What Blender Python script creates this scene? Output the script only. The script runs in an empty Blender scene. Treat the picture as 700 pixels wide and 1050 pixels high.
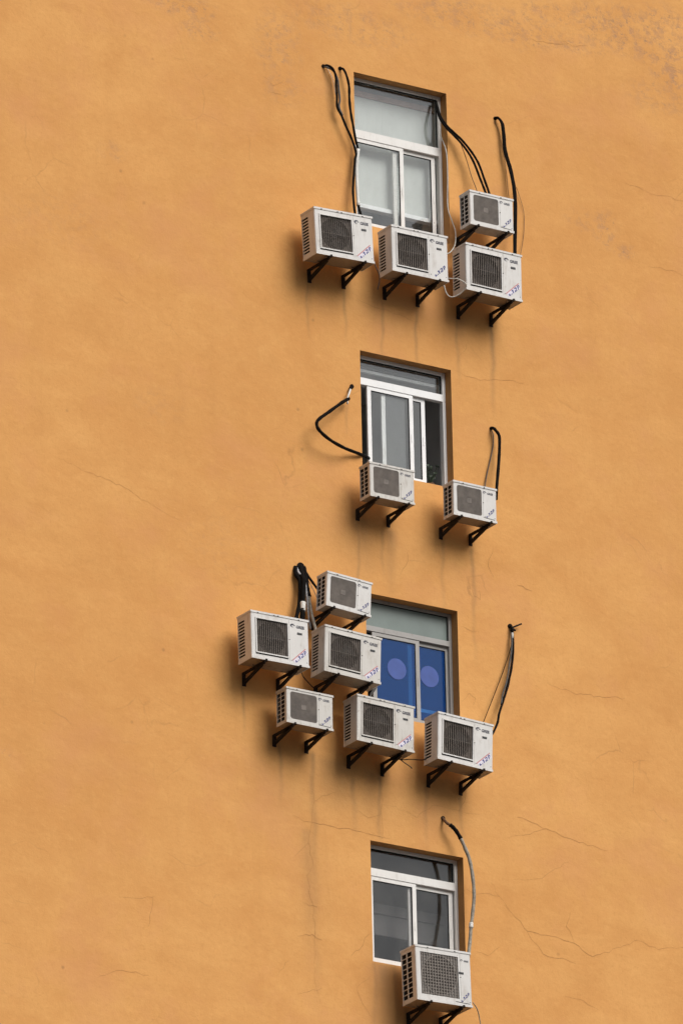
import bpy, bmesh, math, random
import numpy as np
from mathutils import Vector, Matrix

R = math.radians
random.seed(11)
scene = bpy.context.scene
col = scene.collection

# ---------------------------------------------------------------- measured data
# outdoor units: key, centre x and z of the front face, lean in degrees, width, height (metres on the facade)
UNIT_INFO_ROWS = [
    ('A1', -0.19, 44.926, 2.7, 0.812, 0.57),
    ('A2', 0.854, 44.91, 0.6, 0.777, 0.56),
    ('A3', 1.885, 44.883, -0.5, 0.786, 0.587),
    ('A4', 1.904, 45.67, 0.2, 0.609, 0.419),
    ('B1', 0.418, 41.972, -0.1, 0.608, 0.403),
    ('B2', 1.558, 41.958, -0.5, 0.587, 0.411),
    ('C1', -0.206, 40.495, -4.4, 0.604, 0.407),
    ('C2', -1.179, 39.76, 0.8, 0.769, 0.557),
    ('C3', -0.198, 39.749, -3.0, 0.754, 0.543),
    ('C4', -0.771, 39.002, -0.6, 0.633, 0.413),
    ('C5', 0.226, 38.988, -1.9, 0.773, 0.536),
    ('C6', 1.31, 38.956, -3.0, 0.736, 0.563),
    ('D1', 0.93, 36.074, 1.5, 0.744, 0.636),
]
PATHS = {
    'p1': [(-0.122,0.0,47.253),(-0.095,-0.05,47.251),(-0.051,-0.09,47.208),(-0.014,-0.1,47.122),(-0.011,-0.1,47.006),(-0.002,-0.1,46.868),(-0.0,-0.1,46.72),(0.056,-0.1,46.626),(0.121,-0.1,46.491),(0.199,-0.1,46.339),(0.247,-0.1,46.183),(0.228,-0.1,46.094),(0.184,-0.12,45.767),(0.168,-0.14,45.615),(0.172,-0.16,45.398),(0.187,-0.18,45.258)],
    'p1b': [(-0.116,0.0,47.247),(-0.096,-0.05,47.226),(-0.027,-0.08,47.18),(0.019,-0.09,47.074),(0.032,-0.09,46.953),(0.043,-0.09,46.831),(0.032,-0.09,46.729),(0.076,-0.09,46.632)],
    'p1w': [(-0.075,-0.01,47.238),(-0.009,-0.02,47.121),(0.006,-0.03,47.036),(0.013,-0.05,46.901)],
    'p2': [(0.112,0.0,47.273),(0.126,-0.05,47.251),(0.151,-0.08,47.165),(0.183,-0.08,47.034),(0.184,-0.08,46.864),(0.198,-0.08,46.706),(0.229,-0.08,46.532),(0.26,-0.08,46.358),(0.291,-0.08,46.25)],
    'p2s': [(0.29,-0.08,46.254),(0.266,-0.09,46.097),(0.25,-0.1,45.954),(0.233,-0.13,45.717),(0.223,-0.16,45.495)],
    'p2e': [(0.221,-0.16,45.519),(0.228,-0.17,45.443),(0.241,-0.18,45.368),(0.248,-0.2,45.251)],
    'p3a': [(1.513,0.1,47.175),(1.5,-0.0,46.941),(1.562,-0.06,46.793),(1.662,-0.1,46.682),(1.761,-0.14,46.549),(1.851,-0.16,46.401),(1.911,-0.2,46.184),(1.961,-0.24,45.988),(1.969,-0.27,45.855)],
    'p3b': [(1.52,0.1,47.189),(1.514,-0.0,46.955),(1.577,-0.06,46.815),(1.709,-0.1,46.692),(1.813,-0.15,46.546),(1.907,-0.18,46.384),(1.964,-0.21,46.182),(2.002,-0.25,45.993),(2.011,-0.27,45.863)],
    'p3w': [(1.719,-0.1,46.625),(1.796,-0.1,46.432),(1.847,-0.12,46.221),(1.887,-0.16,46.044),(1.859,-0.25,45.877)],
    'p5a': [(2.281,0.0,47.102),(2.29,-0.05,47.095),(2.329,-0.07,47.018),(2.344,-0.07,46.85),(2.359,-0.07,46.662),(2.405,-0.1,46.432),(2.423,-0.14,46.174),(2.403,-0.18,45.909),(2.375,-0.2,45.567),(2.332,-0.24,45.146)],
    'p5b': [(2.289,0.0,47.098),(2.307,-0.05,47.086),(2.348,-0.07,47.01),(2.365,-0.07,46.854),(2.38,-0.07,46.673),(2.426,-0.1,46.441),(2.444,-0.14,46.178),(2.425,-0.18,45.914),(2.397,-0.2,45.571),(2.351,-0.24,45.15)],
    'p5w': [(2.267,-0.01,47.062),(2.338,-0.01,46.902),(2.404,-0.01,46.565),(2.422,-0.02,46.265),(2.443,-0.02,46.057)],
    'p5x': [(2.492,-0.1,46.225),(2.568,-0.03,46.192),(2.644,-0.015,45.981),(2.645,-0.015,45.789),(2.623,-0.02,45.62),(2.554,-0.05,45.384)],
    'p6s': [(0.164,0.0,43.264),(0.123,-0.05,43.195),(0.081,-0.08,43.122),(0.056,-0.09,43.059),(0.064,-0.08,43.003)],
    'p6': [(0.177,0.02,43.273),(0.132,-0.04,43.218)],
    'p6b': [(0.084,-0.08,43.078),(-0.041,-0.12,42.988),(-0.245,-0.17,42.821),(-0.405,-0.2,42.69),(-0.444,-0.2,42.62),(-0.408,-0.2,42.545),(-0.26,-0.18,42.469),(-0.053,-0.14,42.426),(0.121,-0.07,42.435),(0.25,-0.035,42.435),(0.352,0.03,42.454),(0.478,0.13,42.482)],
    'p7': [(2.102,0.0,43.124),(2.104,-0.05,43.111),(2.109,-0.09,43.069),(2.142,-0.11,42.999),(2.134,-0.12,42.837),(2.094,-0.15,42.611),(2.013,-0.22,42.293),(1.975,-0.26,42.126)],
    'p7w': [(2.099,-0.01,43.106),(2.118,-0.02,43.039),(2.111,-0.02,42.903),(2.072,-0.02,42.737),(2.01,-0.02,42.505),(1.949,-0.05,42.277)],
    'p8a': [(-0.648,0.0,40.886),(-0.671,-0.05,40.775),(-0.648,-0.09,40.684),(-0.659,-0.11,40.53),(-0.698,-0.14,40.35),(-0.761,-0.18,40.181),(-0.801,-0.22,40.03)],
    'p8b': [(-0.576,0.0,40.902),(-0.61,-0.08,40.776),(-0.619,-0.13,40.667),(-0.645,-0.15,40.519),(-0.661,-0.17,40.383),(-0.694,-0.2,40.169),(-0.728,-0.24,40.001)],
    'p8t': [(-0.661,-0.17,40.398),(-0.666,-0.175,40.342),(-0.671,-0.18,40.286)],
    'p8c': [(-0.536,0.0,40.904),(-0.547,-0.06,40.748),(-0.543,-0.08,40.606),(-0.534,-0.1,40.513)],
    'p8d': [(-0.534,-0.1,40.519),(-0.531,-0.13,40.347),(-0.539,-0.2,40.16),(-0.53,-0.24,40.025)],
    'p8e': [(-0.552,-0.02,40.882),(-0.512,-0.1,40.733),(-0.485,-0.18,40.612),(-0.446,-0.24,40.516)],
    'p8f': [(-0.629,0.0,40.878),(-0.641,-0.07,40.787),(-0.599,-0.1,40.736),(-0.579,-0.1,40.632),(-0.562,-0.1,40.504),(-0.547,-0.1,40.317),(-0.538,-0.12,40.11)],
    'p8g': [(-0.551,-0.05,40.785),(-0.499,-0.09,40.668),(-0.481,-0.14,40.56),(-0.476,-0.22,40.41)],
    'p9a': [(2.29,0.0,40.693),(2.287,-0.05,40.656),(2.289,-0.06,40.512),(2.284,-0.06,40.351),(2.248,-0.07,40.149),(2.19,-0.08,39.943),(2.102,-0.1,39.714),(2.013,-0.14,39.526),(1.96,-0.18,39.393),(1.865,-0.22,39.236),(1.769,-0.26,39.144)],
    'p9b': [(2.291,-0.01,40.666),(2.266,-0.07,40.505),(2.245,-0.08,40.338),(2.2,-0.09,40.134),(2.153,-0.1,39.942),(2.096,-0.1,39.789),(2.066,-0.11,39.66)],
    'p9c': [(2.281,-0.03,40.637),(2.288,-0.05,40.515),(2.291,-0.05,40.319),(2.241,-0.06,40.091),(2.202,-0.07,39.937),(2.132,-0.09,39.762)],
    'p9w': [(2.266,-0.05,40.435),(2.257,-0.05,40.397),(2.156,-0.04,40.11),(1.986,-0.06,39.737),(1.788,-0.14,39.375),(1.712,-0.2,39.26)],
    'p9r': [(2.272,-0.04,40.654),(2.341,-0.05,40.69),(2.414,-0.06,40.728)],
    'p9s': [(2.28,-0.06,40.645),(2.326,-0.06,40.629)],
    'p9v': [(2.284,-0.06,40.592),(2.282,-0.06,40.525)],
    'p10h': [(1.29,0.0,38.167),(1.284,-0.05,38.122),(1.286,-0.09,38.082),(1.31,-0.12,38.053)],
    'p10s': [(1.306,-0.12,38.056),(1.347,-0.13,38.023),(1.384,-0.14,37.977),(1.431,-0.15,37.899)],
    'p10': [(1.426,-0.15,37.908),(1.479,-0.16,37.791),(1.53,-0.17,37.652),(1.559,-0.18,37.458),(1.565,-0.19,37.223),(1.532,-0.2,36.999),(1.499,-0.21,36.831),(1.463,-0.23,36.623),(1.433,-0.25,36.505),(1.398,-0.28,36.376)],
    'p10c': [(1.505,-0.208,36.877),(1.496,-0.212,36.815)],
    'p11': [(1.549,0.08,46.867),(1.551,0.06,46.732),(1.579,-0.0,46.526),(1.583,-0.01,46.2),(1.559,-0.03,45.81),(1.57,-0.1,45.598),(1.578,-0.15,45.449),(1.536,-0.2,45.27),(1.441,-0.25,45.134),(1.345,-0.3,45.065)],
    'p11b': [(1.289,-0.36,44.726),(1.331,-0.44,44.701),(1.373,-0.5,44.681),(1.466,-0.52,44.623),(1.441,-0.45,44.545),(1.359,-0.38,44.497),(1.296,-0.36,44.53),(1.272,-0.34,44.637)],
    'p12': [(0.274,-0.4,44.681),(0.395,-0.3,44.62),(0.432,-0.25,44.559),(0.438,-0.2,44.468)],
    'p13': [(1.37,-0.4,35.848),(1.464,-0.35,35.788),(1.529,-0.3,35.657),(1.551,-0.28,35.515)],
    'p14': [(0.415,-0.35,38.632),(0.568,-0.3,38.662),(0.674,-0.28,38.692),(0.854,-0.25,38.724),(0.955,-0.22,38.766)],
    'p14b': [(0.541,-0.3,38.652),(0.593,-0.28,38.641),(0.721,-0.22,38.626),(0.751,-0.2,38.618)],
    'p15': [(-0.784,-0.3,39.499),(-0.727,-0.25,39.454),(-0.596,-0.22,39.373),(-0.514,-0.22,39.324)],
    'p16': [(0.233,-0.3,39.55),(0.224,-0.28,39.472),(0.175,-0.26,39.398),(0.133,-0.26,39.308)],
}
CRACKS = [
    [(4.38,46.619),(4.559,46.593),(4.722,46.615),(4.921,46.593),(5.133,46.599)],
    [(4.12,46.666),(4.38,46.619)],
    [(4.419,45.646),(4.724,45.658),(4.924,45.623)],
    [(1.929,37.496),(2.162,37.204),(2.416,36.986),(2.8,36.983),(3.055,36.947),(3.308,36.823),(3.703,37.0),(3.93,37.124),(4.227,37.054),(4.614,37.152)],
    [(3.055,36.947),(2.953,37.132),(3.013,37.307)],
    [(2.41,36.985),(2.617,36.747),(3.073,36.703)],
    [(2.241,37.583),(2.634,37.66),(2.828,37.816),(3.021,37.926)],
    [(1.723,37.32),(1.885,37.359),(2.045,37.35)],
    [(1.538,37.384),(1.723,37.32)],
    [(2.189,38.077),(2.722,38.28),(3.166,38.188),(3.559,38.158)],
    [(2.722,38.28),(2.319,38.355)],
    [(2.905,36.275),(3.161,36.269),(3.379,36.185)],
    [(1.702,36.623),(1.862,36.602),(2.026,36.734)],
    [(-0.455,38.66),(-0.469,38.328),(-0.456,38.072),(-0.497,37.796),(-0.546,37.565),(-0.486,37.318),(-0.573,37.164),(-0.51,36.86),(-0.479,36.481),(-0.503,35.99),(-0.433,35.654)],
    [(-0.749,37.859),(-0.601,37.809),(-0.186,37.813),(0.223,37.812),(0.566,37.799)],
    [(0.465,38.477),(0.465,38.2),(0.441,38.066),(0.274,38.001),(0.15,38.058)],
    [(0.461,38.064),(0.455,37.78)],
    [(0.465,38.2),(0.643,38.201),(0.944,38.115),(1.029,38.207),(1.158,38.307),(1.495,38.3),(1.834,38.302)],
    [(-3.067,36.498),(-2.843,36.523),(-2.586,36.594)],
    [(-2.624,36.582),(-2.639,36.453),(-2.688,36.215)],
    [(-3.367,35.499),(-3.111,35.631),(-2.92,35.639),(-2.697,35.64)],
    [(-0.641,36.838),(-0.55,36.806),(-0.445,36.812)],
    [(-0.715,36.419),(-0.61,36.46),(-0.518,36.475),(-0.389,36.426)],
    [(-0.731,35.723),(-0.586,35.78),(-0.402,35.856)],
    [(-0.76,37.343),(-0.653,37.454),(-0.546,37.565)],
    [(-0.456,38.072),(-0.348,38.161),(-0.149,38.242)],
    [(-0.986,35.913),(-0.839,36.11)],
    [(1.649,43.873),(1.749,44.02),(1.793,44.135)],
    [(1.599,43.76),(1.781,43.715),(1.971,43.703),(2.253,43.762),(2.583,43.787)],
    [(0.202,44.454),(0.361,44.364),(1.116,44.27),(1.153,44.106),(1.054,43.988)],
    [(1.59,39.64),(1.698,39.766),(1.783,39.72),(1.753,39.628)],
    [(1.579,40.568),(1.713,40.544),(1.821,40.544)],
    [(1.772,41.157),(1.803,40.975),(1.887,40.949),(1.877,41.068)],
    [(0.863,41.423),(0.899,41.249),(0.786,41.048)],
    [(0.665,41.531),(0.632,41.308)],
    [(2.085,41.651),(2.009,41.394),(2.087,41.263)],
    [(2.782,40.086),(3.189,40.013),(3.876,40.087)],
    [(2.412,41.226),(2.615,41.191)],
    [(1.631,38.689),(1.596,38.422),(1.512,38.289)],
    [(0.259,36.112),(0.071,35.942),(0.144,35.745),(0.298,35.596)],
    [(0.001,36.303),(0.162,36.457),(0.245,36.598)],
    [(2.776,48.235),(3.056,48.246),(3.365,48.301)],
    [(3.268,48.318),(3.477,48.287),(3.633,48.334)],
    [(-0.953,46.948),(-0.834,46.849),(-0.684,46.931)],
    [(-0.876,46.766),(-0.714,46.764)],
    [(-3.801,41.617),(-3.415,41.525),(-2.925,41.429),(-2.511,41.269),(-2.187,41.164)],
]
STREAKS = [
    (-0.403,44.45,43.72,0.021,0.5),
    (-0.376,44.46,43.97,0.053,0.25),
    (0.108,44.46,43.8,0.021,0.5),
    (0.62,44.44,43.5,0.021,0.5),
    (1.094,44.44,43.43,0.021,0.55),
    (1.666,44.44,43.52,0.027,0.5),
    (2.152,44.45,43.25,0.032,0.65),
    (1.693,44.45,44.02,0.08,0.3),
    (0.218,41.6,40.34,0.024,0.5),
    (0.294,41.68,40.84,0.12,0.3),
    (0.666,41.57,40.67,0.067,0.35),
    (0.558,41.55,40.89,0.027,0.4),
    (1.381,41.64,40.56,0.027,0.4),
    (1.798,41.57,40.03,0.027,0.45),
    (-1.385,39.32,38.64,0.02,0.45),
    (-0.901,38.67,37.9,0.027,0.45),
    (-0.468,38.66,36.81,0.04,0.42),
    (-0.468,38.09,35.42,0.047,0.3),
    (-0.542,37.73,35.98,0.093,0.25),
    (0.08,38.45,37.72,0.04,0.5),
    (0.427,38.54,37.68,0.029,0.7),
    (0.322,38.58,37.99,0.12,0.35),
    (1.064,38.52,37.76,0.032,0.45),
    (1.544,38.48,37.73,0.029,0.5),
    (1.321,38.64,37.93,0.187,0.25),
    (-0.14,38.62,38.03,0.333,0.25),
    (0.46,36.26,35.45,0.16,0.5),
    (0.315,36.26,35.42,0.04,0.55),
    (0.591,36.26,35.47,0.053,0.5),
    (0.724,35.78,35.49,0.04,0.5),
    (1.12,35.78,35.55,0.053,0.5),
    (0.247,46.31,45.51,0.02,0.5),
    (1.567,46.22,45.22,0.027,0.35),
    (-0.071,47.18,46.62,0.033,0.3),
    (-0.568,40.68,40.2,0.08,0.4),
    (2.129,43.06,42.39,0.019,0.4),
    (0.1,43.03,42.61,0.017,0.4),
    (2.297,40.6,40.0,0.04,0.3),
    (1.319,38.1,37.9,0.04,0.3),
    (1.726,45.55,45.23,0.08,0.3),
    (1.623,45.79,44.74,0.067,0.3),
]
WORN = [
    (-2.077,47.618,0.533,0.169,0.8),
    (-1.815,47.354,0.293,0.145,0.7),
    (-0.741,47.403,0.347,0.482,0.55),
    (-0.686,46.832,0.32,0.217,0.5),
    (0.286,47.878,0.933,0.265,0.5),
    (1.808,48.339,1.067,0.265,0.6),
    (2.71,48.348,0.533,0.289,0.7),
    (4.194,48.648,0.933,0.361,0.9),
    (4.89,48.34,0.4,0.361,1.0),
    (3.408,48.31,0.533,0.145,0.6),
    (4.66,47.882,0.533,0.241,0.5),
    (3.816,45.999,0.187,0.265,0.7),
    (4.087,45.766,0.187,0.108,0.7),
    (3.469,46.052,0.267,0.169,0.4),
    (-3.766,44.554,0.8,0.361,0.2),
    (-3.035,45.556,0.213,0.145,0.35),
    (-4.516,37.968,0.067,0.084,1.2),
    (4.769,48.863,0.4,0.301,0.8),
    (3.069,48.655,0.4,0.169,0.7),
    (1.665,38.933,0.533,0.301,0.3),
    (-1.47,40.989,0.8,0.482,0.15),
    (2.287,45.932,0.533,0.361,0.2),
    (-2.426,42.538,0.4,0.241,0.2),
]
# soiled areas of the plaster: centre x, z, radii, strength
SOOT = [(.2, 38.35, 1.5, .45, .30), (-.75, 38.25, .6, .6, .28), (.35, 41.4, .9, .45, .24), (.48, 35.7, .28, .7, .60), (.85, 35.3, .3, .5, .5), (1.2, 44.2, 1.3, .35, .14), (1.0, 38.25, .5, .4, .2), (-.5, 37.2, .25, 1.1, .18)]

# ---------------------------------------------------------------- materials
def new_mat(name):
    m = bpy.data.materials.new(name)
    m.use_nodes = True
    nt = m.node_tree
    return m, nt, nt.nodes['Principled BSDF']

def N(nt, kind, **kw):
    n = nt.nodes.new(kind)
    for k, v in kw.items():
        if k in n.inputs:
            n.inputs[k].default_value = v
        else:
            setattr(n, k, v)
    return n

def math_node(nt, op, a, b=None, clamp=False):
    n = nt.nodes.new('ShaderNodeMath'); n.operation = op; n.use_clamp = clamp
    for i, v in enumerate((a, b)):
        if v is None: continue
        if hasattr(v, 'is_output'): nt.links.new(v, n.inputs[i])
        else: n.inputs[i].default_value = v
    return n.outputs[0]

def mix_col(nt, fac, a, b, blend='MIX'):
    n = nt.nodes.new('ShaderNodeMix'); n.data_type = 'RGBA'; n.blend_type = blend
    for i, v in ((0, fac), (6, a), (7, b)):
        if hasattr(v, 'is_output'): nt.links.new(v, n.inputs[i])
        elif i == 0: n.inputs[0].default_value = v
        else: n.inputs[i].default_value = (*v, 1)
    return n.outputs[2]

def noise(nt, vec, scale, detail=4, rough=.55, stretch=None, dist=0.0):
    if stretch:
        mp = N(nt, 'ShaderNodeMapping'); mp.inputs['Scale'].default_value = stretch
        nt.links.new(vec, mp.inputs['Vector']); vec = mp.outputs[0]
    n = N(nt, 'ShaderNodeTexNoise')
    n.inputs['Scale'].default_value = scale; n.inputs['Detail'].default_value = detail
    n.inputs['Roughness'].default_value = rough; n.inputs['Distortion'].default_value = dist
    nt.links.new(vec, n.inputs['Vector'])
    return n.outputs['Fac']

def remap(nt, val, lo, hi, a=0., b=1.):
    n = N(nt, 'ShaderNodeMapRange'); n.clamp = True
    n.inputs[1].default_value = lo; n.inputs[2].default_value = hi
    n.inputs[3].default_value = a; n.inputs[4].default_value = b
    nt.links.new(val, n.inputs[0])
    return n.outputs[0]

def obj_vec(nt, per_object=True):
    tc = N(nt, 'ShaderNodeTexCoord')
    if not per_object: return tc.outputs['Object']
    oi = N(nt, 'ShaderNodeObjectInfo')
    sc = N(nt, 'ShaderNodeVectorMath', operation='SCALE'); sc.inputs['Scale'].default_value = 37.
    cmb = N(nt, 'ShaderNodeCombineXYZ')
    for i in range(3): nt.links.new(oi.outputs['Random'], cmb.inputs[i])
    nt.links.new(cmb.outputs[0], sc.inputs[0])
    add = N(nt, 'ShaderNodeVectorMath', operation='ADD')
    nt.links.new(tc.outputs['Object'], add.inputs[0]); nt.links.new(sc.outputs[0], add.inputs[1])
    return add.outputs[0]

def plain(name, colour, rough=.6, metal=0., vary=.25, scale=18., bump=0.):
    m, nt, b = new_mat(name)
    v = obj_vec(nt)
    n = noise(nt, v, scale, 5, .6)
    dark = tuple(c * (1 - vary) for c in colour); light = tuple(min(1, c * (1 + vary * .6)) for c in colour)
    nt.links.new(mix_col(nt, remap(nt, n, .3, .7), dark, light), b.inputs['Base Color'])
    b.inputs['Roughness'].default_value = rough; b.inputs['Metallic'].default_value = metal
    if bump:
        bp = N(nt, 'ShaderNodeBump'); bp.inputs['Strength'].default_value = bump; bp.inputs['Distance'].default_value = .004
        nt.links.new(noise(nt, v, scale * 4, 3), bp.inputs['Height']); nt.links.new(bp.outputs[0], b.inputs['Normal'])
    return m

def matt(m, level):
    m.node_tree.nodes['Principled BSDF'].inputs['Specular IOR Level'].default_value = level
    return m

def stucco():
    m, nt, b = new_mat('ochre_stucco')
    tc = N(nt, 'ShaderNodeTexCoord'); v = tc.outputs['Object']
    big = noise(nt, v, .22, 3, .5)
    mid = noise(nt, v, 1.1, 5, .6, (1, 1, 1.5), .4)
    brush = noise(nt, v, 3.0, 6, .62, (1, 1, 1.3), .3)
    fine = noise(nt, v, 26, 4, .6)
    c = mix_col(nt, remap(nt, big, .32, .68), (.640, .312, .103), (.728, .376, .130))
    c = mix_col(nt, remap(nt, mid, .36, .68, 0, .7), c, (.600, .278, .088))
    c = mix_col(nt, remap(nt, brush, .50, .72, 0, .32), c, (.740, .392, .138))
    c = mix_col(nt, remap(nt, fine, .52, .75, 0, .4), c, (.545, .250, .080))
    grit = noise(nt, v, 11, 6, .7, (1, 1, 1.3), .1)
    c = mix_col(nt, remap(nt, grit, .50, .74, 0, .28), c, (.600, .275, .086))
    c = mix_col(nt, remap(nt, grit, .46, .28, 0, .30), c, (.770, .420, .150))
    rain = noise(nt, v, 2.4, 5, .6, (1.6, 1, .14))
    c = mix_col(nt, math_node(nt, 'MULTIPLY', remap(nt, rain, .50, .78), remap(nt, noise(nt, v, .6, 2), .35, .7, .1, .42)), c, (.560, .268, .088))
    c = mix_col(nt, remap(nt, noise(nt, v, .75, 5, .65), .52, .70, 0, .5), c, (.630, .290, .122))
    # small chips and specks
    vo = N(nt, 'ShaderNodeTexVoronoi'); vo.inputs['Scale'].default_value = 2.6; nt.links.new(v, vo.inputs['Vector'])
    speck = math_node(nt, 'MULTIPLY', remap(nt, vo.outputs['Distance'], .02, .075, 1, 0), remap(nt, noise(nt, v, .9, 2), .56, .62))
    c = mix_col(nt, math_node(nt, 'MULTIPLY', speck, .55), c, (.34, .17, .07))
    # hairline crazing that only comes up in patches
    vd = N(nt, 'ShaderNodeTexVoronoi', feature='DISTANCE_TO_EDGE'); vd.inputs['Scale'].default_value = 1.5
    wob = N(nt, 'ShaderNodeTexNoise'); wob.inputs['Scale'].default_value = 3.; wob.inputs['Detail'].default_value = 5
    nt.links.new(v, wob.inputs['Vector'])
    wadd = N(nt, 'ShaderNodeMix', data_type='VECTOR'); wadd.inputs[0].default_value = .16
    nt.links.new(v, wadd.inputs[4]); nt.links.new(wob.outputs['Color'], wadd.inputs[5])
    nt.links.new(wadd.outputs[1], vd.inputs['Vector'])
    craze = math_node(nt, 'MULTIPLY', remap(nt, vd.outputs['Distance'], .0, .012, 1, 0), remap(nt, noise(nt, v, .55, 3), .52, .66))
    craze = math_node(nt, 'MULTIPLY', craze, remap(nt, noise(nt, v, 2.3, 3), .45, .62))
    c = mix_col(nt, math_node(nt, 'MULTIPLY', craze, .42), c, (.27, .13, .055))
    # worn paint
    at = N(nt, 'ShaderNodeAttribute', attribute_name='worn')
    flake = noise(nt, v, 6.5, 8, .72, (1, 1, 1.2), .15)
    wm = math_node(nt, 'MULTIPLY', at.outputs['Fac'], remap(nt, flake, .47, .60))
    c = mix_col(nt, math_node(nt, 'MULTIPLY', wm, .8), c, (.47, .25, .13))
    wm2 = math_node(nt, 'MULTIPLY', at.outputs['Fac'], remap(nt, noise(nt, v, 10, 7, .72, (1, 1, 1.3), .1), .56, .64))
    c = mix_col(nt, math_node(nt, 'MULTIPLY', wm2, .75), c, (.33, .20, .13))
    # rain and rust streaks
    st = N(nt, 'ShaderNodeAttribute', attribute_name='streak')
    sn = noise(nt, v, 6, 5, .65, (1, 1, .35))
    sm = math_node(nt, 'MULTIPLY', st.outputs['Fac'], remap(nt, sn, .25, .65, .35, 1.), clamp=True)
    c = mix_col(nt, sm, c, (.20, .125, .072))
    so = N(nt, 'ShaderNodeAttribute', attribute_name='soot')  # soiled plaster, plus the shade painted into the window reveals
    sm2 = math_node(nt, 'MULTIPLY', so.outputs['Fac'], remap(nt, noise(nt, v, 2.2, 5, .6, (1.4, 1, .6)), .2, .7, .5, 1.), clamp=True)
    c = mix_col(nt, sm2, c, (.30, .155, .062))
    nt.links.new(c, b.inputs['Base Color'])
    b.inputs['Roughness'].default_value = .93
    b.inputs['Specular IOR Level'].default_value = .15
    # plaster relief
    warp = noise(nt, v, 1.0, 4, .55, (1, 1, 1.2), .2)
    trowel = noise(nt, v, 7.5, 6, .62, (1, 1, 1.25), .1)
    ridg = N(nt, 'ShaderNodeTexNoise', noise_type='RIDGED_MULTIFRACTAL'); ridg.inputs['Scale'].default_value = 2.4; ridg.inputs['Detail'].default_value = 5
    mp = N(nt, 'ShaderNodeMapping'); mp.inputs['Scale'].default_value = (1, 1, 1.5); mp.inputs['Rotation'].default_value = (0, -.15, 0)
    nt.links.new(v, mp.inputs['Vector']); nt.links.new(mp.outputs[0], ridg.inputs['Vector'])
    h = math_node(nt, 'MULTIPLY', warp, .026)
    h = math_node(nt, 'ADD', h, math_node(nt, 'MULTIPLY', trowel, .0042))
    h = math_node(nt, 'ADD', h, math_node(nt, 'MULTIPLY', ridg.outputs['Fac'], .0016))
    h = math_node(nt, 'ADD', h, math_node(nt, 'MULTIPLY', noise(nt, v, 48, 3, .6), .0022))
    h = math_node(nt, 'SUBTRACT', h, math_node(nt, 'MULTIPLY', wm, .0022))
    bp = N(nt, 'ShaderNodeBump'); bp.inputs['Strength'].default_value = .85; bp.inputs['Distance'].default_value = 1.
    nt.links.new(h, bp.inputs['Height']); nt.links.new(bp.outputs[0], b.inputs['Normal'])
    return m

def enamel(name, base, grime, amount):
    """white sheet-metal paint with vertical grime, chalky patches and rust spots"""
    m, nt, b = new_mat(name)
    v = obj_vec(nt)
    c = mix_col(nt, remap(nt, noise(nt, v, 4, 4, .6), .3, .7), tuple(x * .93 for x in base), base)
    run = noise(nt, v, 22, 5, .65, (1, 1, .18))
    patch = noise(nt, v, 5, 4, .6)
    g = math_node(nt, 'MULTIPLY', remap(nt, run, .48, .75), remap(nt, patch, .4, .65))
    c = mix_col(nt, math_node(nt, 'MULTIPLY', g, amount), c, grime)
    ru = math_node(nt, 'MULTIPLY', remap(nt, noise(nt, v, 30, 4, .7), .66, .72), .7)
    c = mix_col(nt, ru, c, (.22, .10, .045))
    nt.links.new(c, b.inputs['Base Color'])
    nt.links.new(remap(nt, patch, .3, .7, .38, .6), b.inputs['Roughness'])
    return m

def glass(name, tint, f0, film=None, film_amount=0.):
    m, nt, b = new_mat(name)
    nt.nodes.remove(b)
    out = nt.nodes['Material Output']
    ge = N(nt, 'ShaderNodeNewGeometry')
    dt = N(nt, 'ShaderNodeVectorMath', operation='DOT_PRODUCT')
    nt.links.new(ge.outputs['Incoming'], dt.inputs[0]); nt.links.new(ge.outputs['True Normal'], dt.inputs[1])
    cosv = math_node(nt, 'ABSOLUTE', dt.outputs['Value'])
    p5 = math_node(nt, 'POWER', math_node(nt, 'SUBTRACT', 1., cosv, clamp=True), 5.)
    fac = math_node(nt, 'ADD', f0, math_node(nt, 'MULTIPLY', p5, 1 - f0))
    tr = N(nt, 'ShaderNodeBsdfTransparent'); tr.inputs[0].default_value = (*tint, 1)
    gl = N(nt, 'ShaderNodeBsdfGlossy'); gl.inputs['Roughness'].default_value = .015; gl.inputs['Color'].default_value = (.95, .97, 1, 1)
    tcv = obj_vec(nt)
    bp = N(nt, 'ShaderNodeBump'); bp.inputs['Strength'].default_value = .5; bp.inputs['Distance'].default_value = .0015
    nt.links.new(noise(nt, tcv, 3.2, 2), bp.inputs['Height']); nt.links.new(bp.outputs[0], gl.inputs['Normal'])
    body = tr.outputs[0]
    # thin veil of dust
    df = N(nt, 'ShaderNodeBsdfDiffuse'); df.inputs[0].default_value = (*(film or (.45, .44, .40)), 1)
    mx = N(nt, 'ShaderNodeMixShader')
    if film: mx.inputs[0].default_value = film_amount
    else: nt.links.new(remap(nt, noise(nt, tcv, 5, 5, .65, (1, 1, .5)), .35, .8, .01, .07), mx.inputs[0])
    nt.links.new(body, mx.inputs[1]); nt.links.new(df.outputs[0], mx.inputs[2])
    fin = N(nt, 'ShaderNodeMixShader')
    nt.links.new(fac, fin.inputs[0]); nt.links.new(mx.outputs[0], fin.inputs[1]); nt.links.new(gl.outputs[0], fin.inputs[2])
    nt.links.new(fin.outputs[0], out.inputs['Surface'])
    return m

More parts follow.
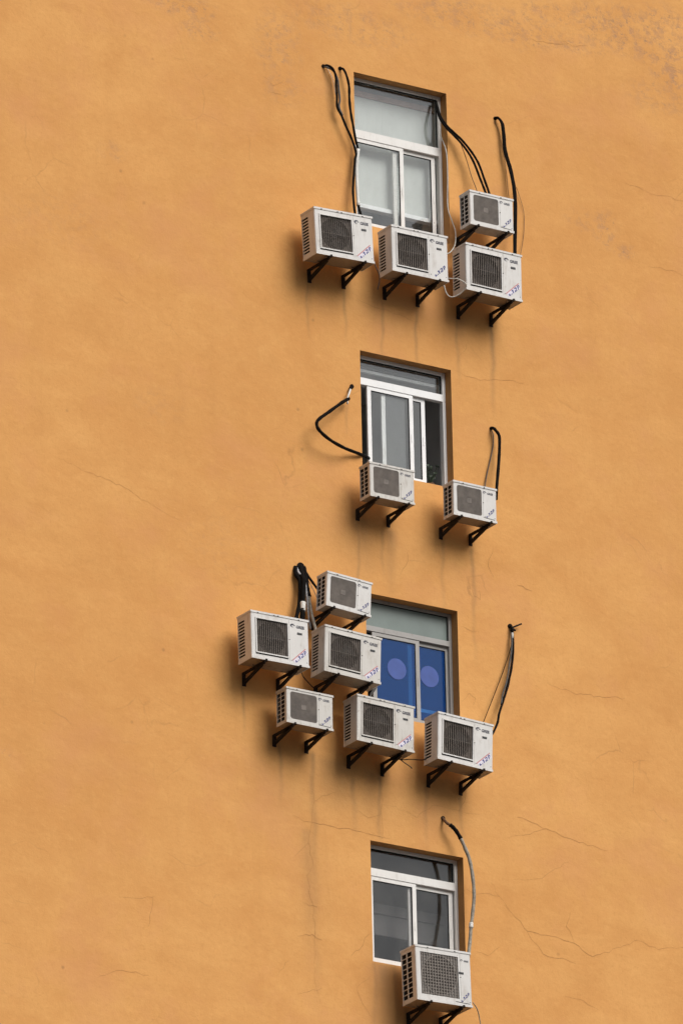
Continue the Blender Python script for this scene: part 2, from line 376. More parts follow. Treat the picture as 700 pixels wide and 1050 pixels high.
M = dict(
    stucco=stucco(),
    crack=plain('brown_crack', (.41, .205, .078), .95, 0, .3, 3.),  # faint brown of the crack lines themselves
    concrete=plain('bare_concrete', (.30, .28, .26), .9, 0, .3, 2., .3),
    paving=plain('grey_paving', (.050, .049, .047), .9, 0, .25, .15, .3),
    enamel=enamel('white_enamel', (.655, .632, .608), (.34, .285, .23), .75),
    enamel_old=enamel('yellowed_enamel', (.59, .56, .52), (.30, .24, .18), .9),
    pan=enamel('dirty_base_pan', (.30, .235, .17), (.12, .085, .055), .8),
    grille_dark=plain('brown_grille_wire', (.160, .126, .102), .6, 0, .35, 30),
    grille_grey=plain('grey_grille_wire', (.150, .122, .102), .6, 0, .35, 12),
    grille_pale=plain('pale_grille_wire', (.215, .185, .160), .6, 0, .3, 20),
    shroud=plain('dusty_shroud', (.150, .125, .108), .8, 0, .4, 9),
    shroud_grey=plain('dusty_grey_shroud', (.085, .076, .070), .8, 0, .4, 9),
    shroud_pale=plain('pale_shroud', (.22, .20, .185), .8, 0, .3, 9),
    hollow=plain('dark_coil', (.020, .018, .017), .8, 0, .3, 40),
    fan=plain('fan_plastic', (.018, .016, .015), .5, 0, .2, 10),
    iron=plain('rusty_black_iron', (.030, .023, .019), .75, .2, .5, 22, .3),
    ink=plain('navy_ink', (.022, .022, .045), .5, 0, .1),
    ink_grey=plain('faded_ink', (.11, .11, .13), .5, 0, .1),
    plate=plain('black_nameplate', (.016, .016, .018), .35, 0, .1),
    blue=plain('blue_print', (.010, .015, .16), .5, 0, .15),
    red=plain('red_print', (.52, .17, .17), .5, 0, .2),
    pale_print=plain('pale_print', (.70, .66, .74), .5, 0, .05),
    rubber=plain('black_insulation', (.006, .005, .0045), .9, 0, .5, 25, .5),
    rubber_grey=plain('weathered_insulation', (.10, .092, .085), .8, 0, .4, 25, .5),
    tape=plain('grey_beige_tape', (.30, .265, .215), .75, 0, .45, 30, .5),
    silver=plain('silver_tape', (.42, .42, .44), .4, .3, .5, 35, .4),
    white_pvc=plain('white_plastic', (.66, .64, .60), .55, 0, .2, 20),
    cable_white=plain('white_cable', (.55, .52, .47), .55, 0, .25, 25),
    cable_brown=plain('brown_wire', (.13, .075, .04), .7, 0, .3, 25),
    rust=plain('rusty_stub', (.16, .085, .045), .8, .2, .5, 30, .4),
    hole=plain('wall_hole', (.012, .009, .008), .95, 0, .3),
    frame_white=enamel('white_window_frame', (.76, .74, .71), (.42, .38, .33), .45),
    frame_bright=enamel('bright_window_frame', (.84, .84, .84), (.5, .48, .45), .3),
    frame_alu=enamel('grey_aluminium', (.34, .325, .31), (.16, .145, .13), .6),
    gasket=plain('black_gasket', (.018, .018, .018), .7, 0, .2),
    clear=glass('window_glass', (.955, .965, .96), .070),
    dim=glass('dark_window_glass', (.90, .90, .90), .048),
    blue_film=glass('blue_filmed_glass', (.58, .82, 1.0), .030, (.018, .098, .350), .30),
    disc=plain('pale_blue_disc', (.040, .082, .31), .6, 0, .14, 9),
    frosted=plain('frosted_green_grey', (.165, .205, .19), .45, 0, .22, 1.4),
    room=plain('room_plaster', (.32, .32, .32), .9, 0, .15, 1.),
    room_pale=plain('pale_room_plaster', (.62, .61, .60), .9, 0, .15, 1.),
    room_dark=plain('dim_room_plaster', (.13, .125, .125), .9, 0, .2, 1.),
    blind=plain('pale_roller_blind', (.60, .62, .60), .85, 0, .06, 2.),
    blind_grey=plain('grey_slat_blind', (.24, .24, .24), .7, 0, .1, 3.),
    bar=plain('white_bar', (.86, .87, .89), .5, 0, .05),
    brown=plain('brown_pelmet', (.36, .22, .175), .8, 0, .25, 6),
    leaf=plain('dark_leaf', (.035, .055, .025), .6, 0, .3, 20),
    clay=plain('clay_pot', (.17, .09, .05), .85, 0, .2, 20),
)

for k_ in ('rubber', 'iron', 'hole', 'hollow', 'fan', 'gasket', 'crack'): matt(M[k_], .12)

# ---------------------------------------------------------------- mesh helpers
class MB:
    def __init__(self): self.v = []; self.f = []; self.mi = []
    def quad(self, pts, mi=0):
        n = len(self.v); self.v += [tuple(p) for p in pts]
        self.f.append(tuple(range(n, n + len(pts)))); self.mi.append(mi)
    def box(self, x0, x1, y0, y1, z0, z1, mi=0, mat=None):
        c = [(x, y, z) for z in (z0, z1) for y in (y0, y1) for x in (x0, x1)]
        if mat is not None: c = [tuple(mat @ Vector(p)) for p in c]
        n = len(self.v); self.v += c
        for q in ((0, 2, 3, 1), (4, 5, 7, 6), (0, 1, 5, 4), (2, 6, 7, 3), (0, 4, 6, 2), (1, 3, 7, 5)):
            self.f.append(tuple(n + i for i in q)); self.mi.append(mi)
    def bar(self, a, b, wx, wy, mi=0, up=(0, 0, 1)):
        """rectangular bar from a to b"""
        a = Vector(a); b = Vector(b); d = (b - a); L = d.length; d.normalize()
        s = d.cross(Vector(up))
        if s.length < 1e-4: s = d.cross(Vector((1, 0, 0)))
        s.normalize(); t = s.cross(d)
        m = Matrix((( s.x, d.x, t.x, a.x), (s.y, d.y, t.y, a.y), (s.z, d.z, t.z, a.z), (0, 0, 0, 1)))
        self.box(-wx / 2, wx / 2, 0, L, -wy / 2, wy / 2, mi, m)
    def disc(self, c, r, y, n=28, mi=0, r2=None):
        """flat disc (or ring) facing -y"""
        if r2 is None:
            self.quad([(c[0] + r * math.cos(2 * math.pi * i / n), y, c[1] + r * math.sin(2 * math.pi * i / n)) for i in range(n)], mi)
        else:
            for i in range(n):
                a, b = 2 * math.pi * i / n, 2 * math.pi * (i + 1) / n
                self.quad([(c[0] + q * math.cos(t), y, c[1] + q * math.sin(t)) for q, t in ((r, a), (r, b), (r2, b), (r2, a))], mi)
    def cyl(self, c, r, y0, y1, n=20, mi=0):
        """cylinder along y"""
        ring = [(c[0] + r * math.cos(2 * math.pi * i / n), c[1] + r * math.sin(2 * math.pi * i / n)) for i in range(n)]
        for i in range(n):
            a, b = ring[i], ring[(i + 1) % n]
            self.quad([(a[0], y0, a[1]), (b[0], y0, b[1]), (b[0], y1, b[1]), (a[0], y1, a[1])], mi)
        self.quad([(x, y0, z) for x, z in ring], mi); self.quad([(x, y1, z) for x, z in ring[::-1]], mi)
    def panel(self, o, u, v, us, vs, holes, depth, mi=0, rim=None):
        """flat panel o + s*u + t*v with rectangular holes (s0, s1, t0, t1); holes get a rim of this depth along u x v reversed"""
        o, u, v = Vector(o), Vector(u), Vector(v); n = u.cross(v).normalized()
        S = sorted(set([us[0], us[1]] + [h[i] for h in holes for i in (0, 1)])); T = sorted(set([vs[0], vs[1]] + [h[i] for h in holes for i in (2, 3)]))
        P = lambda s, t, k=0.: o + u * s + v * t - n * k
        for i in range(len(S) - 1):
            for j in range(len(T) - 1):
                cs, ct = (S[i] + S[i + 1]) / 2, (T[j] + T[j + 1]) / 2
                if any(h[0] < cs < h[1] and h[2] < ct < h[3] for h in holes): continue
                self.quad([P(S[i], T[j]), P(S[i + 1], T[j]), P(S[i + 1], T[j + 1]), P(S[i], T[j + 1])], mi)
        for a, b, c, d in holes:
            r = mi if rim is None else rim
            for (s0, t0), (s1, t1) in (((a, c), (b, c)), ((b, c), (b, d)), ((b, d), (a, d)), ((a, d), (a, c))):
                self.quad([P(s0, t0), P(s1, t1), P(s1, t1, depth), P(s0, t0, depth)], r)
    def mesh(self, name, mats):
        me = bpy.data.meshes.new(name); me.from_pydata(self.v, [], self.f)
        for m in (mats if isinstance(mats, (list, tuple)) else [mats]): me.materials.append(m)
        if any(self.mi): me.polygons.foreach_set('material_index', self.mi)
        me.update(); return me
    def build(self, name, mats, parent=None):
        return link(name, self.mesh(name, mats), parent)

def link(name, data, parent=None):
    o = bpy.data.objects.new(name, data); col.objects.link(o)
    if parent is not None: o.parent = parent
    return o

def tag(o, label=None, cat=None, group=None, kind=None):
    for k, v in (('label', label), ('category', cat), ('group', group), ('kind', kind)):
        if v: o[k] = v
    return o

def smooth_path(pts, step=5):
    P = [Vector(p) for p in pts]; P = [P[0] * 2 - P[1]] + P + [P[-1] * 2 - P[-2]]
    out = []
    for i in range(1, len(P) - 2):
        a, b, c, d = P[i - 1:i + 3]
        for k in range(step):
            t = k / step
            out.append(.5 * ((2 * b) + (c - a) * t + (2 * a - 5 * b + 4 * c - d) * t * t + (3 * b - a - 3 * c + d) * t ** 3))
    out.append(P[-2]); return out

def tube(name, pts, r, mat, parent=None, sides=8, lump=.10, seed=1, taper=None):
    rnd = random.Random(seed); path = smooth_path(pts)
    v, f = [], []
    nrm = Vector((0, -1, 0)); n = len(path); ph = rnd.random() * 6
    for i, p in enumerate(path):
        t = (path[min(i + 1, n - 1)] - path[max(i - 1, 0)]).normalized()
        nrm = (nrm - t * nrm.dot(t))
        if nrm.length < 1e-4: nrm = t.orthogonal()
        nrm.normalize(); bn = t.cross(nrm)
        rr = r * (1 + lump * (math.sin(i * 1.3 + ph) * .5 + rnd.uniform(-.6, .6)))
        if taper: rr *= 1 + (taper - 1) * i / (n - 1)
        for k in range(sides):
            a = 2 * math.pi * k / sides
            v.append(tuple(p + (nrm * math.cos(a) + bn * math.sin(a)) * rr))
    for i in range(n - 1):
        for k in range(sides):
            f.append((i * sides + k, i * sides + (k + 1) % sides, (i + 1) * sides + (k + 1) % sides, (i + 1) * sides + k))
    f.append(tuple(range(sides - 1, -1, -1))); f.append(tuple(range((n - 1) * sides, n * sides)))
    me = bpy.data.meshes.new(name); me.from_pydata(v, [], f); me.materials.append(mat)
    me.polygons.foreach_set('use_smooth', [True] * len(me.polygons)); me.update()
    return link(name, me, parent)

# ---------------------------------------------------------------- ground
g = MB(); g.quad([(-3000, -3000, 0), (3000, -3000, 0), (3000, 3000, 0), (-3000, 3000, 0)])
tag(g.build('ground', M['paving']), kind='structure')

# ---------------------------------------------------------------- building
BX0, BX1, BH, BD = -15.0, 13.0, 55.0, 16.0
WIN = {            # opening on the facade: x0, x1, z0, z1
    'top': (.304, 1.600, 45.355, 47.274),
    'second': (.303, 1.562, 42.270, 43.752),
    'third': (.304, 1.564, 39.285, 40.750),
    'bottom': (.293, 1.555, 36.285, 37.735),
}
REVEAL = .125
building = link('apartment_building', None)
tag(building, 'tall ochre stuccoed building with four windows in one column', 'building')

def axis_lines(parts, snap):
    a = np.concatenate(parts); a = np.array(sorted(set(np.round(a, 4))))
    keep = [x for x in a if min(abs(x - s) for s in snap) > .006]
    return np.array(sorted(set(keep) | set(round(s, 4) for s in snap)))

def facade():
    sx = [w[i] for w in WIN.values() for i in (0, 1)]; sx = sorted(set(sx)); sz = sorted(set(w[i] for w in WIN.values() for i in (2, 3)))
    sx = [s for i, s in enumerate(sx)]
    xs = axis_lines([np.arange(-1.9, 2.7, .02), np.arange(-5.4, -1.9, .05), np.arange(2.7, 5.9, .05), np.linspace(BX0, -5.45, 8), np.linspace(5.95, BX1, 6)], [BX0, BX1])
    # opening edges differ by only a few millimetres: keep every edge as its own line
    xs = np.array(sorted(set([x for x in xs if min(abs(x - s) for s in sx) > .008]) | set(sx)))
    zs = axis_lines([np.arange(34.0, 50.2, .045), np.linspace(0, 33.95, 12), np.linspace(50.25, BH, 4)], sz + [0., BH])
    X, Z = np.meshgrid(xs, zs, indexing='xy'); nx, nz = len(xs), len(zs)
    # slight real unevenness of the plaster face
    co = np.stack([X.ravel(), np.zeros(X.size), Z.ravel()], 1)
    idx = np.arange(nx * nz).reshape(nz, nx)
    cx = (xs[:-1] + xs[1:]) / 2; cz = (zs[:-1] + zs[1:]) / 2
    CX, CZ = np.meshgrid(cx, cz, indexing='xy'); keep = np.ones(CX.shape, bool)
    for x0, x1, z0, z1 in WIN.values():
        keep &= ~((CX > x0) & (CX < x1) & (CZ > z0) & (CZ < z1))
    q = np.stack([idx[:-1, :-1], idx[:-1, 1:], idx[1:, 1:], idx[1:, :-1]], -1)[keep]
    verts = co.tolist(); faces = q.tolist(); mi = [0] * len(faces)
    streak = np.zeros(len(co)); worn = np.zeros(len(co)); soot = np.zeros(len(co))
    x, z = co[:, 0], co[:, 2]
    rs = np.random.RandomState(4)
    for sxx, zt, zb, hw, s in STREAKS:
        t = np.clip((zt - z) / (zt - zb), 0, 1); inside = (z < zt + .03) & (z > zb - .02)
        wob = .012 * np.sin(z * 7.3 + sxx * 9) + .006 * np.sin(z * 19 + sxx)
        fade = np.clip((zt + .03 - z) / .05, 0, 1) * (1 - t) ** .8
        streak = np.maximum(streak, np.where(inside, min(1.25 * s, 1.) * fade * np.exp(-((x - sxx - wob) / hw) ** 2), 0))
    for wx, wz, rx, rz, s in WORN:
        d = ((x - wx) / rx) ** 2 + ((z - wz) / rz) ** 2
        worn = np.maximum(worn, s * np.clip(1.25 - d, 0, 1))
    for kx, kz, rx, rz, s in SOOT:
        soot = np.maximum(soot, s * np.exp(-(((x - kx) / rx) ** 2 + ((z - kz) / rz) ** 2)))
    # reveals of the openings
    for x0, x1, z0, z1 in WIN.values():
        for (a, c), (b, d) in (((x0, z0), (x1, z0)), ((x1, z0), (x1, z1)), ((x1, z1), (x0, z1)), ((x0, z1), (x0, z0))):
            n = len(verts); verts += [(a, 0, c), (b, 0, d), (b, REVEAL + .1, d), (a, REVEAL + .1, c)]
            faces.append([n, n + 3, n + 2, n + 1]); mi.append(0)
    # fine cracks: ribbons lying two millimetres proud of the plaster
    rnd = random.Random(8)
    for line in CRACKS:
        pts = []
        for (ax, az), (bx, bz) in zip(line[:-1], line[1:]):
            L = math.hypot(bx - ax, bz - az); k = max(2, int(L / .06))
            for i in range(k):
                t = i / k; j = .017 if i else 0
                pts.append((ax + (bx - ax) * t + rnd.uniform(-j, j), az + (bz - az) * t + rnd.uniform(-j, j)))
        pts.append(line[-1]); n = len(pts); base = rnd.uniform(.0022, .0046)
        for i in range(n - 1):
            (ax, az), (bx, bz) = pts[i], pts[i + 1]; dx, dz = bx - ax, bz - az; L = math.hypot(dx, dz) or 1
            ox, oz = -dz / L, dx / L
            w0 = base * (.35 + .65 * math.sin(math.pi * (i + .3) / (n + .3))) * rnd.uniform(.6, 1.2); w1 = base * (.35 + .65 * math.sin(math.pi * (i + 1.3) / (n + .6))) * rnd.uniform(.6, 1.2)
            if any(o[0] - .01 < ax < o[1] + .01 and o[2] - .01 < az < o[3] + .01 for o in WIN.values()): continue
            m = len(verts); verts += [(ax - ox * w0 / 2, -.002, az - oz * w0 / 2), (bx - ox * w1 / 2, -.002, bz - oz * w1 / 2), (bx + ox * w1 / 2, -.002, bz + oz * w1 / 2), (ax + ox * w0 / 2, -.002, az + oz * w0 / 2)]
            faces.append([m, m + 1, m + 2, m + 3]); mi.append(1)
    # the other three sides
    for q4 in (((BX1, 0, 0), (BX1, BD, 0), (BX1, BD, BH), (BX1, 0, BH)), ((BX1, BD, 0), (BX0, BD, 0), (BX0, BD, BH), (BX1, BD, BH)), ((BX0, BD, 0), (BX0, 0, 0), (BX0, 0, BH), (BX0, BD, BH))):
        n = len(verts); verts += list(q4); faces.append([n, n + 1, n + 2, n + 3]); mi.append(0)
    me = bpy.data.meshes.new('wall'); me.from_pydata(verts, [], faces)
    me.materials.append(M['stucco']); me.materials.append(M['crack'])
    me.polygons.foreach_set('material_index', mi)
    extra = len(verts) - len(co); reveal_dirt_shade = np.zeros(extra); reveal_dirt_shade[:16 * len(WIN)] = .75       # reveals: dirt, and recess shade painted into the colour
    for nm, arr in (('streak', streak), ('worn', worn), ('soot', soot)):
        a = me.attributes.new(nm, 'FLOAT', 'POINT'); a.data.foreach_set('value', np.concatenate([arr, reveal_dirt_shade if nm == 'soot' else np.zeros(extra)]))
    me.update()
    return link('wall', me, building)
facade()
rf = MB(); rf.box(BX0 - .25, BX1 + .25, -.25, BD + .25, BH + .003, BH + .35); rf.build('roof', M['concrete'], building)

# ---------------------------------------------------------------- windows (parts of the building)
def frame_ring(mb, x0, x1, z0, z1, y0, y1, l, r, b, t):
    mb.box(x0, x0 + l, y0, y1, z0, z1); mb.box(x1 - r, x1, y0, y1, z0, z1)
    mb.box(x0 + l, x1 - r, y0, y1, z0, z0 + b); mb.box(x0 + l, x1 - r, y0, y1, z1 - t, z1)

def make_window(key, fm, gm, transom, front, rear, pale, label, room_mat, panel=None, disc=False):
    x0, x1, z0, z1 = WIN[key]; x0 += .002; x1 -= .002; z0 += .002; z1 -= .002
    y = REVEAL
    w = MB()
    # outer frame, 70 mm deep, and the transom bar
    frame_ring(w, x0, x1, z0, z1, y, y + .07, .040, .040, .042, .034)
    tz0, tz1 = transom
    w.box(x0 + .040, x1 - .040, y - .004, y + .068, tz0, tz1)
    win = w.build('window', fm, building); win['label'] = label
    # fixed pane above the transom, bedded in a black gasket
    gk = MB(); frame_ring(gk, x0 + .040, x1 - .040, tz1, z1 - .034, y + .026, y + .05, .008, .008, .008, .008); gk.build('gasket', M['gasket'], win)
    p = MB(); p.box(x0 + .048, x1 - .048, y + .034, y + .040, tz1 + .008, z1 - .042); p.build('transom_pane', panel or gm, win)
    # two sliding sashes
    sz0, sz1 = z0 + .042, tz0
    for (sa, sb), yy in ((front, y + .004), (rear, y + .036)):
        s = MB(); frame_ring(s, sa, sb, sz0, sz1 - .003, yy, yy + .028, .052, .052, .055, .045); s.build('sash', fm, win)
        gk = MB(); frame_ring(gk, sa + .052, sb - .052, sz0 + .055, sz1 - .048, yy + .006, yy + .022, .006, .006, .006, .006); gk.build('gasket', M['gasket'], win)
        p = MB(); p.box(sa + .058, sb - .058, yy + .011, yy + .017, sz0 + .061, sz1 - .054); p.build('pane', M['blue_film'] if disc else gm, win)
        if disc:
            d = MB(); d.cyl(((sa + sb) / 2 + .012, 39.945), .128, yy + .0085, yy + .0105, 40); d.build('round_sticker', M['disc'], win)
        h = MB(); h.box(sb - .032, sb - .02, yy - .006, yy, (sz0 + sz1) / 2 - .05, (sz0 + sz1) / 2 + .05); h.build('latch', fm, win)
    # the room behind
    ry0, ry1 = y + .1, y + 3.6; rx0, rx1, rz0, rz1 = x0 - 1.2, x1 + (.16 if key == 'second' else 1.0), z0 - .75, z1 + .32
    r = MB()
    for q in (((rx0, ry1, rz0), (rx1, ry1, rz0), (rx1, ry1, rz1), (rx0, ry1, rz1)), ((rx0, ry0, rz0), (rx0, ry1, rz0), (rx0, ry1, rz1), (rx0, ry0, rz1)),
              ((rx1, ry0, rz0), (rx1, ry1, rz0), (rx1, ry1, rz1), (rx1, ry0, rz1)), ((rx0, ry0, rz0), (rx1, ry0, rz0), (rx1, ry1, rz0), (rx0, ry1, rz0)),
              ((rx0, ry0, rz1), (rx1, ry0, rz1), (rx1, ry1, rz1), (rx0, ry1, rz1))):
        r.quad(q)
    # inner face of the wall round the opening
    o = WIN[key]
    for a, b, c, d in ((rx0, o[0], rz0, rz1), (o[1], rx1, rz0, rz1), (o[0], o[1], rz0, o[2]), (o[0], o[1], o[3], rz1)):
        r.quad([(a, ry0, c), (b, ry0, c), (b, ry0, d), (a, ry0, d)])
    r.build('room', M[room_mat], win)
    return win

w1 = make_window('top', M['frame_white'], M['clear'], (46.505, 46.608), (.345, 1.058), (.93, 1.520), 0, 'tall white-framed window with a pale roller blind pulled low', 'room')
w2 = make_window('second', M['frame_bright'], M['clear'], (43.388, 43.474), (.474, 1.106), (.690, 1.291), 0, 'bright white window with its right sash slid open', 'room_pale')
w3 = make_window('third', M['frame_alu'], M['clear'], (40.345, 40.408), (.466, 1.111), (.972, 1.541), 0, 'grey aluminium window with blue panes and round pale stickers', 'room', M['frosted'], True)
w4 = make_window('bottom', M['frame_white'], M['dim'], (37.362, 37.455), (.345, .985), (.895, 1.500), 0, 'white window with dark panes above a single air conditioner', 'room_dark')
# top window: roller blind hung inside, white bottom bar, brown pelmet above
b = MB()
for i in range(26):                                             # gentle waves in the cloth
    xa, xb = -.0 + i * .08, .08 + i * .08
    b.quad([(xa, .285 + .006 * math.sin(i * .9), 45.73), (xb, .285 + .006 * math.sin((i + 1) * .9), 45.73), (xb, .285, 47.115), (xa, .285, 47.115)])
bl = b.build('blind', M['blind'], w1)
sol = bl.modifiers.new('cloth', 'SOLIDIFY'); sol.thickness = .003
b = MB(); b.box(-.0, 2.08, .212, .300, 45.672, 45.722); b.build('blind_bar', M['bar'], w1)
b = MB(); b.box(-.0, 2.08, .262, .42, 47.12, 47.185); b.build('pelmet', M['brown'], w1)
# second window: slatted blind drawn up into the transom
b = MB()
for i in range(7): b.box(.32, 1.66, .25, .275, 43.655 + i * .032, 43.681 + i * .032)
b.build('blind', M['blind_grey'], w2)
b = MB(); b.box(.32, 1.66, .236, .27, 43.600, 43.634); b.build('blind_bar', M['bar'], w2)
# third window: white rail of a curtain standing behind the blue panes
b = MB(); b.box(.2, 1.8, .33, .35, 39.56, 39.60); b.build('blind_bar', M['bar'], w3)

b = MB(); b.box(-.2, 2.0, .45, .60, 37.05, 37.17); b.box(-.2, 2.0, .47, .55, 36.80, 37.05); b.build('reflection_board', M['room_dark'], w4)  # invented dull board, imitates a band reflected in the bottom panes

# pot plant on the inner sill of the open window
pt = link('pot_plant', None); pt.location = (1.44, .30, 42.325)
tag(pt, 'small dark pot plant on the sill inside the open sash of the second window', 'plant')
q = MB()
for i in range(14):
    a, c = 2 * math.pi * i / 14, 2 * math.pi * (i + 1) / 14
    q.quad([(.038 * math.cos(a), .038 * math.sin(a), 0), (.038 * math.cos(c), .038 * math.sin(c), 0), (.05 * math.cos(c), .05 * math.sin(c), .08), (.05 * math.cos(a), .05 * math.sin(a), .08)])
q.quad([(.047 * math.cos(2 * math.pi * i / 14), .047 * math.sin(2 * math.pi * i / 14), .07) for i in range(14)])
q.build('pot', M['clay'], pt)
q = MB(); rnd = random.Random(5)
for i in range(22):
    a = rnd.uniform(0, 6.28); L = rnd.uniform(.06, .24); lean = rnd.uniform(.15, .75)
    tip = Vector((math.cos(a) * L * lean, math.sin(a) * L * lean * .6, .08 + L))
    q.bar((0, 0, .07), tip, .004, .004)
    for k in range(2):
        bb = rnd.uniform(0, 6.28); s = rnd.uniform(.02, .036); d = Vector((math.cos(bb), math.sin(bb) * .6, rnd.uniform(-.3, .6))) * s; e = Vector((-d.z, d.x * .4, d.x)) * .5
        q.quad([tip, tip + d * .5 + e, tip + d, tip + d * .5 - e])
q.build('foliage', M['leaf'], pt)

# ---------------------------------------------------------------- lettering
def text_mesh(txt, size, xscale, mat, shear=0.):
    cu = bpy.data.curves.new('lettering', 'FONT'); cu.body = txt; cu.size = size; cu.extrude = .0006; cu.shear = shear; cu.offset = size * .03
    o = bpy.data.objects.new('lettering', cu); col.objects.link(o)
    dg = bpy.context.evaluated_depsgraph_get(); dg.update()
    me = bpy.data.meshes.new_from_object(o.evaluated_get(dg)); bpy.data.objects.remove(o)
    me.transform(Matrix(((xscale, 0, 0, 0), (0, 0, -1, 0), (0, 1, 0, 0), (0, 0, 0, 1))))      # stand it up facing -y
    me.materials.clear(); me.materials.append(mat); return me

# ---------------------------------------------------------------- air conditioners
KINDS = {
    'large': dict(w=.775, h=.558, d=.285, front=.48, grille=(.092, .628, .135, .855), cols=1, rows=12),
    'small': dict(w=.608, h=.410, d=.215, front=.44, grille=(.080, .655, .105, .900), cols=2, rows=7),
    'tall':  dict(w=.744, h=.636, d=.300, front=.48, grille=(.085, .770, .110, .895), cols=2, rows=9),
}
CACHE = {}
def unit_meshes(kind, skin):
    """the parts of one kind of unit as meshes; origin at the middle of the unit's underside, front towards -y"""
    if (kind, skin) in CACHE: return CACHE[kind, skin]
    k = KINDS[kind]; w, h, d = k['w'], k['h'], k['d']; x0, x1, yf, yb = -w / 2, w / 2, -d / 2, d / 2; ch = .014
    paint = M['enamel'] if skin == 'new' else M['enamel_old']
    parts = []
    ga, gb, gc, gd = k['grille']; gx0, gx1, gz0, gz1 = x0 + w * ga, x0 + w * gb, h * gc, h * gd
    c = MB()
    seam = x0 + w * (gb + .035)
    holes = [(gx0, gx1, gz0, gz1), (seam - .0015, seam + .0015, .02, h - .03)]
    c.panel((0, yf, 0), (1, 0, 0), (0, 0, 1), (x0 + ch, x1 - ch), (.0, h), holes, .012)
    # chamfered corner posts
    for s in (-1, 1):
        a, b2 = (s * (w / 2), yf + ch), (s * (w / 2 - ch), yf)
        m2 = (s * (w / 2 - ch * .29), yf + ch * .29)
        for (px, py), (qx, qy) in ((a, m2), (m2, b2)):
            c.quad([(px, py, 0), (qx, qy, 0), (qx, qy, h), (px, py, h)] if s < 0 else [(qx, qy, 0), (px, py, 0), (px, py, h), (qx, qy, h)])
    # sides with louvre slots towards the back
    sl = []
    side_len = d - ch
    if kind == 'large':
        pitch = h * .80 / k['rows']
        for i in range(k['rows']):
            z = h * .10 + i * pitch; sl.append((side_len * .46, side_len * .95, z, z + pitch * .64))
    else:
        pitch = h * .86 / k['rows']; cw = .36 if kind == 'small' else .31; st = .06 if kind == 'small' else .16
        for i in range(k['rows']):
            z = h * .07 + i * pitch
            for j in range(2):
                s0 = side_len * (1 - st - cw - j * (cw + .07)) if kind == 'small' else side_len * (.93 - cw - j * (cw + .07))
                sl.append((s0, s0 + side_len * cw, z, z + pitch * .86))
    c.panel((x0, yb, 0), (0, -1, 0), (0, 0, 1), (0, side_len), (0, h), [(side_len - b3, side_len - a3, z0, z1) for a3, b3, z0, z1 in sl], .006)
    c.panel((x1, yf + ch, 0), (0, 1, 0), (0, 0, 1), (0, side_len), (0, h), [] if kind != 'tall' else [], .006)
    c.quad([(x1, yb, 0), (x0, yb, 0), (x0, yb, h), (x1, yb, h)])
    # lid with a turned-down lip
    c.box(x0 - .006, x1 + .006, yf - .007, yb + .004, h - .016, h + .008)
    for t in ((.12, .40, .47, .83) if kind == 'large' else (.22, .71)):       # clips and chipped spots along the lid's lip
        c.box(x0 + w * t - .009, x0 + w * t + .009, yf - .0085, yf - .0071, h - .016, h - .007, 2)
    # base pan with a lip all round
    c.box(x0 + .004, x1 - .004, yf + .004, yb - .004, -.006, .010, 1)
    c.box(x0 - .003, x1 + .003, yf - .004, yf + .004, -.010, .016)
    c.box(x0 - .003, x0 + .004, yf + .004, yb, -.010, .016); c.box(x1 - .004, x1 + .003, yf + .004, yb, -.010, .016)
    for fx in (-.3, .3):
        for fy in (-.3, .3): c.box(fx * w - .02, fx * w + .02, fy * d - .02, fy * d + .02, -.016, -.006, 1)
    # shallow raised border round the grille
    br = .014
    if kind == 'large':
        for (a, b3, e, f) in ((gx0 - br, gx0, gz0 - br, gz1 + br), (gx1, gx1 + br * .5, gz0 - br, gz1 + br), (gx0, gx1, gz1, gz1 + br * .5), (gx0, gx1, gz0 - br, gz0)):
            c.box(a, b3, yf - .011, yf - .0005, e, f)
        c.box(gx0 - br, gx1 + br * .5, yf - .004, yf - .0004, gz0 - br - .011, gz0 - br - .0005, 2)   # dark strip painted in as the shadow line under the ledge
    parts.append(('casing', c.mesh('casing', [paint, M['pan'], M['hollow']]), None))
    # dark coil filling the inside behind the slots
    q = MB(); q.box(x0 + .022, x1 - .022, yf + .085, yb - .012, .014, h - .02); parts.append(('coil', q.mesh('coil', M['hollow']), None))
    gcx, gcz = (gx0 + gx1) / 2, (gz0 + gz1) / 2; gw, gh = gx1 - gx0, gz1 - gz0; rad = min(gw, gh) * .475
    # shroud: a plate with a round mouth
    q = MB(); n = 48; yy = yf + (.021 if kind == 'large' else .017)
    for i in range(n):
        a, b3 = 2 * math.pi * i / n, 2 * math.pi * (i + 1) / n
        def edge(t):
            cx, sx = math.cos(t), math.sin(t); s = min(gw / 2 / max(abs(cx), 1e-6), gh / 2 / max(abs(sx), 1e-6)); return (gcx + cx * s, gcz + sx * s)
        e0, e1 = edge(a), edge(b3); i0 = (gcx + rad * math.cos(a), gcz + rad * math.sin(a)); i1 = (gcx + rad * math.cos(b3), gcz + rad * math.sin(b3))
        q.quad([(e0[0], yy, e0[1]), (e1[0], yy, e1[1]), (i1[0], yy, i1[1]), (i0[0], yy, i0[1])])
        q.quad([(i0[0], yy, i0[1]), (i1[0], yy, i1[1]), (i1[0], yy + .04, i1[1]), (i0[0], yy + .04, i0[1])])
    if kind == 'tall': q.disc((gcx, gcz), rad + .002, yy + .008, 40, 1)
    parts.append(('shroud', q.mesh('shroud', [{'large': M['shroud'], 'small': M['shroud_grey'], 'tall': M['shroud_pale']}[kind], M['shroud']]), None))
    # fan: hub and three swept blades
    q = MB(); q.cyl((gcx, gcz), rad * .24, yy + .012, yy + .05)
